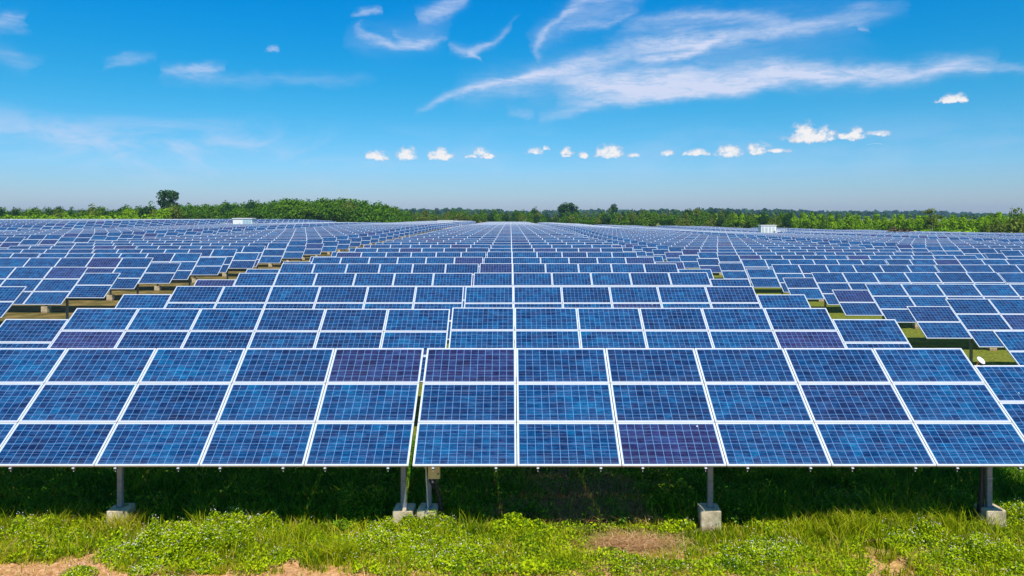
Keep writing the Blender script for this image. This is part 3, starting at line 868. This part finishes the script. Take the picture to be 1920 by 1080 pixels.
# left wood (dense, dark)
ONES = ORD[:19]; TENS = ['twent', 'thirt', 'fort', 'fift', 'sixt']
def nth(n):
    if n < 20: return ONES[n-1]
    t, o_ = divmod(n, 10)
    return TENS[t-2]+'ieth' if o_ == 0 else TENS[t-2]+'y-'+ONES[o_-1]
GW = 'trees of the dense wood behind the left half of the field'
LW = 'dense broadleaf tree whose crown shows over the front edge of the dark wood'
prof = ([325, 360, 400, 440, 500, 560, 620, 680, 720, 745, 765], [383, 382, 380, 380, 375, 372, 371, 374, 380, 388, 398])
for rowi, (Y0, dy) in enumerate(((392, 0), (405, 2), (420, 0), (436, 0))):
    px = 322 + rowi*5; c_ = 0
    while px < 772:
        py = float(np.interp(px, *prof)) + [12, 5, 1, 0][rowi] + random.uniform(-3, 3)
        Yd = Y0 + random.uniform(-4, 4) - max(0, (420-px))*.12
        ptree(px, py, Yd, random.choice(['bushy', 'round', 'round']), random.choice([M_cwood, M_cwood, M_cmid]), LW if rowi else f'dense broadleaf tree, {nth(c_+1)} from left along the front edge of the dark green wood', GW, width=random.uniform(.9, 1.2))
        px += random.uniform(14, 21); c_ += 1
ptree(425, 375, 398, 'round', M_cdark, 'small dark crown standing up over the left part of the dark wood', width=.55)
ptree(471, 373, 398, 'round', M_cdark, 'dark crown standing up over the wood above the left cabin', width=.6)
ptree(533, 370, 400, 'round', M_cmid, 'broad green crown just topping the middle of the dark wood', width=1.0)
ptree(655, 372, 402, 'round', M_colive, 'olive crown topping the right part of the dark wood', width=.8)
# left edge
GL = 'bushy trees along the left end of the field'
px = -25; c_ = 0
while px < 330:
    ptree(px, 392+random.uniform(-5, 5)-max(0, px-200)*.05, 322+random.uniform(-8, 12), random.choice(['bushy', 'round']), random.choice([M_cmid, M_colive, M_cwood, M_cbright, M_cdark]), f'low bushy tree, {nth(c_+1)} from the picture edge in the row at the left end', GL, width=random.uniform(.85, 1.2))
    px += random.uniform(11, 17); c_ += 1
px = -20; c_ = 0
while px < 300:
    ptree(px, 403+random.uniform(-2, 2), 300+random.uniform(0, 6), 'bush', M_cbright, f'light green bush, {nth(c_+1)} from the picture edge below the trees at left', 'light green bushes at the left end of the field', name='bush', cat='bush', width=random.uniform(1.2, 1.8))
    px += random.uniform(12, 20); c_ += 1
px = -15
while px < 320:                       # darker rank behind them
    ptree(px, 388+4*math.sin(px*.06)+random.uniform(-2.5, 3), 352+random.uniform(-6, 6), random.choice(['round', 'bushy']), random.choice([M_cdark, M_cwood, M_cmid]), 'darker tree in the rear rank along the left end of the field', 'darker trees in the rear rank at the left end', width=random.uniform(.8, 1.05))
    px += random.uniform(16, 24)
# middle
GM = 'mixed trees along the far end of the middle block'
for rowi, Y0 in enumerate((480, 498)):
    px = 762 + rowi*6; c_ = 0
    while px < 1330:
        py = [399, 393.5][rowi] + random.uniform(-3.5, 3.5)
        Yb = Y0 - max(0, px-1100)*.16
        ptree(px, py, Yb+random.uniform(-5, 5), random.choice(['bushy', 'round', 'round', 'bushy']), random.choice([M_cmid, M_colive, M_cmid, M_cwood, M_cdark, M_colive]), 'tree showing behind the front rank of the tree line beyond the middle block' if rowi else f'tree in the front rank beyond the middle block, {nth(c_+1)} from the dark wood', GM, width=random.uniform(.65, .95))
        px += random.uniform(11, 16); c_ += 1
# right
GR = 'slender bright green trees in the plantation along the right end of the field'
for rowi in range(3):
    px = 1320 + rowi*7; c_ = 0
    while px < 1945:
        Yb = float(np.interp(px, [1320, 1440, 1640, 1920], [430, 372, 292, 232])) + rowi*9 + random.uniform(-3, 3)
        py = float(np.interp(px, [1320, 1440, 1640, 1800, 1920], [398, 399, 404, 404, 400])) + random.uniform(-3.5, 3.5) + [3, 0, -2][rowi]
        if px > 1480: kd, mt = random.choice([('slim', M_cbright), ('bushy', M_cbright), ('round', M_cbright), ('bushy', M_cmid)])
        else: kd, mt = random.choice([('bushy', M_cmid), ('round', M_cmid), ('bushy', M_colive), ('slim', M_cbright), ('round', M_cdark)])
        ptree(px, py, Yb, kd, mt, ('slender bright green tree', 'mixed tree')[px <= 1480]+(f', {nth(c_+1)} from the left in the front rank at the right end' if rowi == 0 else ' behind the front rank at the right end of the field'), GR if px > 1480 else 'mixed trees behind the right cabin', width=random.uniform(.75, 1.1) if kd == 'slim' else random.uniform(.6, .8))
        px += random.uniform(13, 20) if px > 1480 else random.uniform(11, 16); c_ += 1
for i_, (px, py, w) in enumerate(((1608, 428, 2), (1735, 428, 1.9), (1770, 427, 2), (1800, 430, 1.5), (1815, 422, 1.2), (1850, 432, 1.6), (1885, 430, 1.7), (1915, 435, 1.5))):
    ptree(px, py, float(np.interp(px, [1440, 1640, 1920], [352, 275, 222])), 'bush', M_cbright, f'low light green bush, {nth(i_+1)} from the left before the slender trees at right', 'low light green bushes at the right end of the field', name='bush', cat='bush', width=w)
print('trees', sum(1 for o in C.objects if o.name.startswith('tree')))

# far woods: one mass of crowns, fading in the haze
def far_woods():
    r = np.random.default_rng(11); Q, RN = [], []
    def band(x0, x1, Y, top, n, sz):
        L = []
        for i in range(n):
            px = x0+(x1-x0)*(i+r.random())/n; py = top(px)+r.normal()*1.0
            Yd = Y*(1+.12*(r.random()-.5)); X = at(px, Yd); h = max(4, (HC-g1(X, Yd))+(HY-py)*Yd/F)
            w = Yd/F*(4+4*r.random())
            L.append((X, Yd, g1(X, Yd)+h-w*.5, w, w, w*.6)); L.append((X, Yd, g1(X, Yd)+h*.35, w*1.2, w*1.2, h*.45))
        q, rn = leaf_cloud(L, n*90, sz, r); Q.append(q); RN.append(rn)
    band(-60, 400, 2300, lambda p: 397+2*math.sin(p*.03), 60, 5.0)
    band(740, 1960, 2500, lambda p: 395.5+1.5*math.sin(p*.021)+max(0, p-1500)*.012, 160, 5.2)
    band(1150, 1960, 1700, lambda p: 394+2*math.sin(p*.05)+max(0, p-1350)*.022+max(0, 1280-p)*.04, 90, 3.6)
    band(755, 960, 1900, lambda p: 393.5+1.5*math.sin(p*.08)+max(0, p-860)*.03, 30, 4.0)
    me = quads_mesh('far_woods', np.concatenate(Q), M_cdark, 4, np.concatenate(RN))
    tag(link('far_woods', me), 'hazy bluish far woods along the horizon', 'woods', kind='stuff')
far_woods()

# ---------------------------------------------------------------- vegetation in the foreground
def vnoise(x, y, s, seed):
    """smooth value noise in 0..1"""
    r = np.random.default_rng(seed); T = r.random((64, 64))
    gx, gy = x/s+100.3, y/s+57.7; ix, iy = np.floor(gx).astype(int), np.floor(gy).astype(int); fx, fy = gx-ix, gy-iy
    fx = fx*fx*(3-2*fx); fy = fy*fy*(3-2*fy)
    a = T[ix % 64, iy % 64]; b = T[(ix+1) % 64, iy % 64]; c = T[ix % 64, (iy+1) % 64]; d = T[(ix+1) % 64, (iy+1) % 64]
    return (a*(1-fx)+b*fx)*(1-fy)+(c*(1-fx)+d*fx)*fy
def pxy(px, py):
    Y = HC*F/(py-HY); return (px-VX)/F*Y, Y
def dirt(x, y):
    """1 where the soil is bare"""
    px = VX + x*F/y; py = HY + HC*F/y
    n = (vnoise(x, y, .55, 5)-.5)*44 + (vnoise(x, y, .2, 6)-.5)*26
    edge = np.interp(px, [-200, 0, 60, 190, 240, 330, 420, 500, 560, 620, 720, 900, 1000, 1100, 1250, 1400, 1600, 1700, 1760, 1800, 2100],
                         [1054, 1054, 1052, 1050, 1070, 1074, 1076, 1074, 1060, 1076, 1084, 1092, 1090, 1088, 1096, 1104, 1096, 1076, 1080, 1098, 1104])
    d = sst(py + n*.5, edge-4, edge+10)
    e2 = 1-sst(np.hypot((px-1175)/110, (py-1022)/30)+n*.012, .65, 1.1)
    e3 = 1-sst(np.hypot((px-1100)/90, (py-940)/60)+n*.012, .7, 1.2)
    return np.maximum(d, np.maximum(e2*.85, e3*.75))
def blades(P, h, w, lean, r, bend=.5):
    """3-segment tapered bent blades -> two quads each"""
    n = len(P); a = r.random(n)*6.283; dx, dy = np.cos(a), np.sin(a)
    t = r.random(n)*6.283; sx, sy = np.cos(t)*w/2, np.sin(t)*w/2
    S_ = np.stack([sx, sy, np.zeros(n)], 1); D = np.stack([dx, dy, np.zeros(n)], 1); Z = np.array([0, 0, 1.])
    l = (lean*(.3+r.random(n)))[:, None]; H = h[:, None]
    p0 = P; p1 = P + D*l*H*.25 + Z*H*.55; p2 = P + D*l*H*(.25+bend) + Z*H*(.55+.42*np.clip(1-l*.5, .2, 1))
    return np.concatenate([np.stack([p0-S_, p0+S_, p1+S_*.8, p1-S_*.8], 1), np.stack([p1-S_*.8, p1+S_*.8, p2+S_*.12, p2-S_*.12], 1)])
def scatter(x0, x1, y0, y1, n, r): return x0+(x1-x0)*r.random(n), y0+(y1-y0)*r.random(n)
def clump_points(n, x, y, spread, r, per):
    k = max(1, n//per); i = r.integers(0, len(x), n)
    return x[i]+r.normal(size=n)*spread, y[i]+r.normal(size=n)*spread

def barren(px, x, y):
    """1 inside the brown patch of dead growth below the tables"""
    return 1-sst(np.hypot((px-1085)/190, (y-15.9)/2.0)+(vnoise(x, y, .45, 91)-.5)*.9+(vnoise(x, y, .15, 92)-.5)*.4, .55, 1.1)
def grass_foreground():
    r = np.random.default_rng(21)
    # lit strip and verge
    N = 90000
    cx, cy = scatter(-11.5, 11.5, 12.0, 14.9, 5200, r)
    x, y = clump_points(N, cx, cy, .07, r, 16)
    keep = (r.random(N) > dirt(x, y)*.93) & (y > 11.9) & (vnoise(x, y, .8, 9)*.6+vnoise(x, y, .22, 10)*.4 > .36)
    x, y = x[keep], y[keep]
    tall = vnoise(x, y, 1.1, 12)
    px = VX+x*F/y
    h = (.06+.30*tall*vnoise(x, y, .3, 13)**.5+.34*r.random(len(x))**5)*(.55+.45*sst(y, 12.4, 13.6))
    h = h*np.where((px > 1560) & (px < 1880), 1.5, 1.0)*np.where((px > 980) & (px < 1480), .6, 1.0)*(1-.6*dirt(x, y))
    P = np.stack([x, y, ground(x, y)-.01], 1)
    q = blades(P, h, .011+.008*r.random(len(x)), .8, r)
    hue = np.clip(.08+.45*vnoise(x, y, .6, 31)+.35*vnoise(x, y, 1.7, 35)+.26*r.normal(size=len(x)) + .18*(y < 12.9), 0, 1); hue = np.concatenate([hue, hue])
    tag(link('grass', quads_mesh('grass', q, M_grass, 4, hue)), 'sunlit yellow green grass in front of the first row', 'grass', kind='stuff')
    # taller stems catching the sun along the edge of the shade
    ex = r.uniform(-11, 11, 150); ey = r.uniform(14.0, 14.75, 150); N = 5200; x, y = clump_points(N, ex, ey, .06, r, 30)
    pq = VX+x*F/y; k = (vnoise(x, y, 1.3, 71) > .42) & ~((pq > 960) & (pq < 1480)) & ~((pq > 640) & (pq < 760)); x, y = x[k], y[k]; kh = (.25+.35*vnoise(x, y, .4, 72))*(.6+.6*r.random(len(x)))
    q = blades(np.stack([x, y, ground(x, y)-.01], 1), kh, .012+.008*r.random(len(x)), .6, r); hu = np.clip(.45+.28*r.normal(size=len(x)), 0, 1)
    tag(link('tall_grass', quads_mesh('tall_grass', q, M_grass, 4, np.concatenate([hu, hu]))), 'taller grass stems along the edge of the shade below the front tables', 'grass', kind='stuff')
    # small leafy ground cover
    N = 120000
    cx, cy = scatter(-11.5, 11.5, 12.1, 14.8, 3400, r)
    x, y = clump_points(N, cx, cy, .10, r, 35)
    keep = (r.random(len(x)) > dirt(x, y)*1.15) & (vnoise(x, y, .7, 17) > .33); x, y = x[keep], y[keep]
    hh = (.05+.20*vnoise(x, y, .5, 18)); z = ground(x, y)+hh*r.random(len(x))**.5
    q, rn = leaves(np.stack([x, y, z], 1), .014+.016*vnoise(x, y, .6, 34)**2, r); rn = np.clip(rn+.5*(vnoise(x, y, .6, 33)-.5), 0, 1)
    tag(link('ground_cover', quads_mesh('ground_cover', q, M_weed, 4, rn)), 'low leafy weeds growing among the grass at the front', 'weeds', kind='stuff')
    # small pale flowers dotted over the verge
    N = 2200; x, y = scatter(-11.5, 11.5, 12.3, 14.6, N, r); keep = (dirt(x, y) < .3) & (vnoise(x, y, .9, 41) > .5); x, y = x[keep], y[keep]
    q, rn = leaves(np.stack([x, y, ground(x, y)+.16+.14*r.random(len(x))], 1), .0075, r, up=1.0)
    tag(link('wild_flowers', quads_mesh('wild_flowers', q, M_flower, 4, rn)), 'tiny whitish wild flowers dotted over the grass at the front', 'flowers', kind='stuff')
    # dry straw patches and litter
    N = 5200; x, y = scatter(-11.5, 11.5, 12.1, 14.6, N*3, r); keep = r.random(len(x)) < (dirt(x, y)*.5*(vnoise(x, y, .5, 44) > .45)+.04); x, y = x[keep], y[keep]
    a, b = pxy(1190, 1022); xx = a+r.normal(size=1500)*.42; yy = b+r.normal(size=1500)*.16
    x, y = np.concatenate([x, xx]), np.concatenate([y, yy])
    q = blades(np.stack([x, y, ground(x, y)+.0+.05*r.random(len(x))], 1), .05+.12*r.random(len(x)), .006+.004*r.random(len(x)), 3.2, r, .8)
    rn = r.random(len(x)); tag(link('dry_straw', quads_mesh('dry_straw', q, M_straw, 4, np.concatenate([rn, rn]))), 'dry straw lying on the bare soil patches', 'straw', kind='stuff')
    # shaded grass and weeds below the tables
    N = 100000
    cx, cy = scatter(-13.5, 13.5, 14.7, 19.6, 5200, r); x, y = clump_points(N, cx, cy, .09, r, 18)
    px = VX+x*F/y; bm = barren(px, x, y); keep = r.random(len(x)) > bm*.85; x, y, = x[keep], y[keep]
    h = .14+.36*vnoise(x, y, .5, 52)+.40*r.random(len(x))**4
    q = blades(np.stack([x, y, ground(x, y)-.01], 1), h, .014+.01*r.random(len(x)), .9, r)
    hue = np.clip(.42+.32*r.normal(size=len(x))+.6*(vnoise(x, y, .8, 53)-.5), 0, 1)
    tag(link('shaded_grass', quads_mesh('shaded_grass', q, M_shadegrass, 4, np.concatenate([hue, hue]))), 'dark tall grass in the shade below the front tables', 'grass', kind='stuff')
    N = 90000; cx, cy = scatter(-13.5, 13.5, 14.6, 19.5, 2200, r); x, y = clump_points(N, cx, cy, .14, r, 40)
    px = VX+x*F/y; bm = barren(px, x, y); keep = (r.random(len(x)) > bm*.8) & (vnoise(x, y, .9, 57) > .3); x, y = x[keep], y[keep]
    z = ground(x, y)+(.10+.45*vnoise(x, y, .6, 58))*r.random(len(x))**.6
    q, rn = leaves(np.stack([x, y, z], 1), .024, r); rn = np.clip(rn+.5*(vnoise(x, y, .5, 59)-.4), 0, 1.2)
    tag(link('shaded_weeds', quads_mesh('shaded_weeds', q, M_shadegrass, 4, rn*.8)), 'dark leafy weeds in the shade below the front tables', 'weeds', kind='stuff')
    # dead vines under the table right of the centre
    x, y = scatter(-.8, 3.9, 14.6, 17.9, 9500, r); k = r.random(len(x)) < barren(VX+x*F/y, x, y); x, y = x[k], y[k]
    q = blades(np.stack([x, y, ground(x, y)+.02+.12*r.random(len(x))], 1), .08+.22*r.random(len(x)), .007, 2.6, r, .8); rn = r.random(len(x))*.7
    tag(link('dead_vines', quads_mesh('dead_vines', q, M_straw, 4, np.concatenate([rn, rn]))), 'brown dead vines on the shaded ground right of the centre', 'vines', kind='stuff')
def leaves(P, size, r, up=.7):
    n = len(P); nrm = r.normal(size=(n, 3))*.6+np.array([0, -.35, up]); nrm /= np.linalg.norm(nrm, axis=1)[:, None]
    a = np.cross(nrm, r.normal(size=(n, 3))); a /= np.linalg.norm(a, axis=1)[:, None]; b = np.cross(nrm, a)
    s = (size*(.5+.9*r.random(n)))[:, None]
    q = np.stack([P-a*s*1.3, P-b*s*.7+a*s*.1, P+a*s*1.3, P+b*s*.7+a*s*.1], 1)
    return q, np.clip(.5+.36*r.normal(size=n), 0, 1)
grass_foreground()

def mound(px, py, w, d, h, label, seed, flowers=True, n=9000, mat=None, name='weed_clump'):
    """leafy mound centred where pixel (px, py) meets the ground"""
    n = int(n*1.35); r = np.random.default_rng(seed); X, Y = pxy(px, py)
    o = empty(name, (X, Y, g1(X, Y))); tag(o, label, 'weed clump', 'leafy weed clumps at the foot of the front tables')
    h = h*1.25; K = 34; sub = [(r.normal()*w*.36, r.normal()*d*.34, .55+.45*r.random(), .13+.14*r.random()) for _ in range(K)]
    k = r.integers(0, K, n); sb = np.array(sub)[k]
    a = r.random(n)*6.283; q = r.random(n)**.5; x = sb[:, 0]+np.cos(a)*q*sb[:, 3]*1.3; y = sb[:, 1]+np.sin(a)*q*sb[:, 3]
    env = np.clip(1-(x/(w*.66))**2-(y/(d*.8))**2, .10, 1)**.5*(.45+.85*vnoise(x+X, y*1.5, .22, seed))
    top = h*env*sb[:, 2]*(1-.5*q*q); z = top*(r.random(n)**.35)
    ql, rn = leaves(np.stack([x, y, z], 1), .0165 if flowers else .024, r); rn = np.clip(rn+.12*r.random(K)[k], 0, 1)
    tag(link('leaves', quads_mesh('leaves', ql, mat or M_weed, 4, rn), o), kind='stuff')
    m = n//16; i = r.integers(0, n, m); P = np.stack([x[i], y[i], np.zeros(m)], 1)
    st = blades(P, np.maximum(.10, top[i]*(.8+.5*r.random(m))), np.full(m, .007), .5, r); rr = r.random(m)*.5
    tag(link('stems', quads_mesh('stems', st, mat or M_weed, 4, np.concatenate([rr, rr])), o), kind='stuff')
    if flowers:
        m = n//34; i = r.integers(0, n, m); P = np.stack([x[i]+r.normal(size=m)*.02, y[i], top[i]+.02+.05*r.random(m)], 1)
        f, rf = leaves(P, .0075, r, up=1.0); tag(link('flowers', quads_mesh('flowers', f, M_flower, 4, rf), o), kind='stuff')
    return o
mound(370, 1040, 2.2, 1.0, .55, 'widest pale-flowered green weed clump at the front, left of the centre', 101, n=26000)
mound(455, 1000, 1.3, .7, .50, 'tall flowered weed clump behind the widest clump', 102, n=12000)
mound(60, 1020, 1.6, .9, .42, 'flowered weed clump near the bottom left corner', 103, n=13000)
mound(245, 1045, .8, .4, .22, 'small flowered clump at the edge of the bare soil, left', 104, n=5000)
mound(700, 1025, 1.2, .7, .33, 'low leafy clump below the twin footings, left of the centre', 105, n=8000)
mound(790, 1000, 1.5, .5, .36, 'leafy clump in front of the two neighbouring footings', 106, n=10000)
mound(965, 1000, 1.1, .4, .34, 'bright leafy clump without flowers right of the junction box', 107, flowers=False, n=9000)
mound(850, 1045, 1.5, .7, .24, 'low flowered clump at the front, centre', 108, n=9000)
mound(1440, 1045, 1.9, .8, .22, 'low flowered clump before the tall square footing', 109, n=11000)
mound(1835, 1050, 1.3, .8, .42, 'flowered weed clump in the bottom right corner', 110, n=13000)
mound(1700, 1010, 1.5, .7, .36, 'flowered clump before the rightmost footing', 111, n=10000)
mound(1905, 985, .8, .8, .45, 'sunlit weed clump at the right edge beside the rightmost footing', 112, n=8000)
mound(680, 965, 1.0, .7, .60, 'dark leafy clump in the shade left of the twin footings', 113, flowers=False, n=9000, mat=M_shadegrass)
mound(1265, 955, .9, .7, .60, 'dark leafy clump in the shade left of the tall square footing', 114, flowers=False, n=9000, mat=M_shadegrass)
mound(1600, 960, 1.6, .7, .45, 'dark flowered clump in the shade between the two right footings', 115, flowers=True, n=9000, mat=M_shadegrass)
def tuft(px, py, h, n, label, seed, mat=M_grass, hue=.35, spread=.16):
    r = np.random.default_rng(seed); X, Y = pxy(px, py); o = empty('grass_tuft', (X, Y, g1(X, Y))); tag(o, label, 'grass tuft', 'grass tufts standing taller than the verge')
    P = np.stack([r.normal(size=n)*spread, r.normal(size=n)*spread*.6, np.zeros(n)], 1)
    q = blades(P, h*(.5+.5*r.random(n)), .010+.008*r.random(n), .8, r, .6); rn = np.clip(hue+.2*r.normal(size=n), 0, 1)
    tag(link('blades', quads_mesh('blades', q, mat, 4, np.concatenate([rn, rn])), o), kind='stuff')
    return o
for i, (px, py, h, n, lab, hue) in enumerate([
        (230, 1000, .55, 260, 'brownish seeding grass tuft before the left footing', .8), (640, 1050, .42, 700, 'fine fan-shaped grass tuft on the bare soil edge, left of centre', .5),
        (150, 985, .5, 300, 'bright tall grass tuft between the left edge and the left footing', .3), (90, 985, .5, 260, 'bright tall grass tuft near the left edge', .35),
        (560, 985, .5, 120, 'loose upright grass tuft left of the twin footings', .4), (1600, 1000, .55, 420, 'tall yellow green grass tuft right of the square footing', .5),
        (1680, 995, .55, 420, 'tall grass tuft left of the rightmost footing', .45), (1760, 1000, .5, 380, 'tall grass tuft close before the rightmost footing', .45),
        (1540, 1010, .42, 300, 'shorter grass tuft just right of the square footing', .5), (1050, 1060, .3, 400, 'short soft grass tuft at the front below the straw patch', .4),
        (450, 975, .55, 120, 'few long arching grass blades above the flowered clump', .3), (1890, 1060, .4, 400, 'grass tuft in the bottom right corner', .35)]):
    tuft(px, py, h, n, lab, 200+i, hue=hue)

# sparse growth in the two open corridors beside the middle block
def corridor():
    r = np.random.default_rng(77)
    for x0, x1, nm, lab, mat, lo, hi, dens in ((11.5, 21, 'corridor_grass', 'yellow green grass between the middle and right blocks', M_grass, .30, .95, 110), (-24, -14.5, 'dry_corridor_grass', 'dry brownish grass between the middle and left blocks', M_drygrass, .1, .9, 45)):
        n = int((x1-x0)*52*dens); x, y = scatter(x0, x1, 17, 69, n, r)
        h = (.10+.18*vnoise(x, y, 1.2, 61)+.1*r.random(n))*(1 if mat is M_grass else .6)
        q = blades(np.stack([x, y, ground(x, y)-.01], 1), h, .03+.02*r.random(n), 1.0, r); hu = np.clip(lo+(hi-lo)*vnoise(x, y, 1.5, 62)+.12*r.normal(size=n), 0, 1)
        tag(link(nm, quads_mesh(nm, q, mat, 4, np.concatenate([hu, hu]))), lab, 'grass', kind='stuff')
corridor()

# ---------------------------------------------------------------- haze
def haze():
    mb = MB(); mb.box(-3100, 3100, -80, 3100, -8, 45)
    m = bpy.data.materials.new('haze'); m.use_nodes = True; nt = m.node_tree; nt.nodes.clear()
    o = nt.nodes.new('ShaderNodeOutputMaterial'); p = nt.nodes.new('ShaderNodeVolumePrincipled')
    p.inputs['Color'].default_value = (.50, .76, 1.0, 1); p.inputs['Density'].default_value = .0001; p.inputs['Anisotropy'].default_value = .2
    nt.links.new(p.outputs[0], o.inputs['Volume'])
    tag(link('haze', mb.mesh('haze', [m], attrs=False)), kind='stuff')
haze()
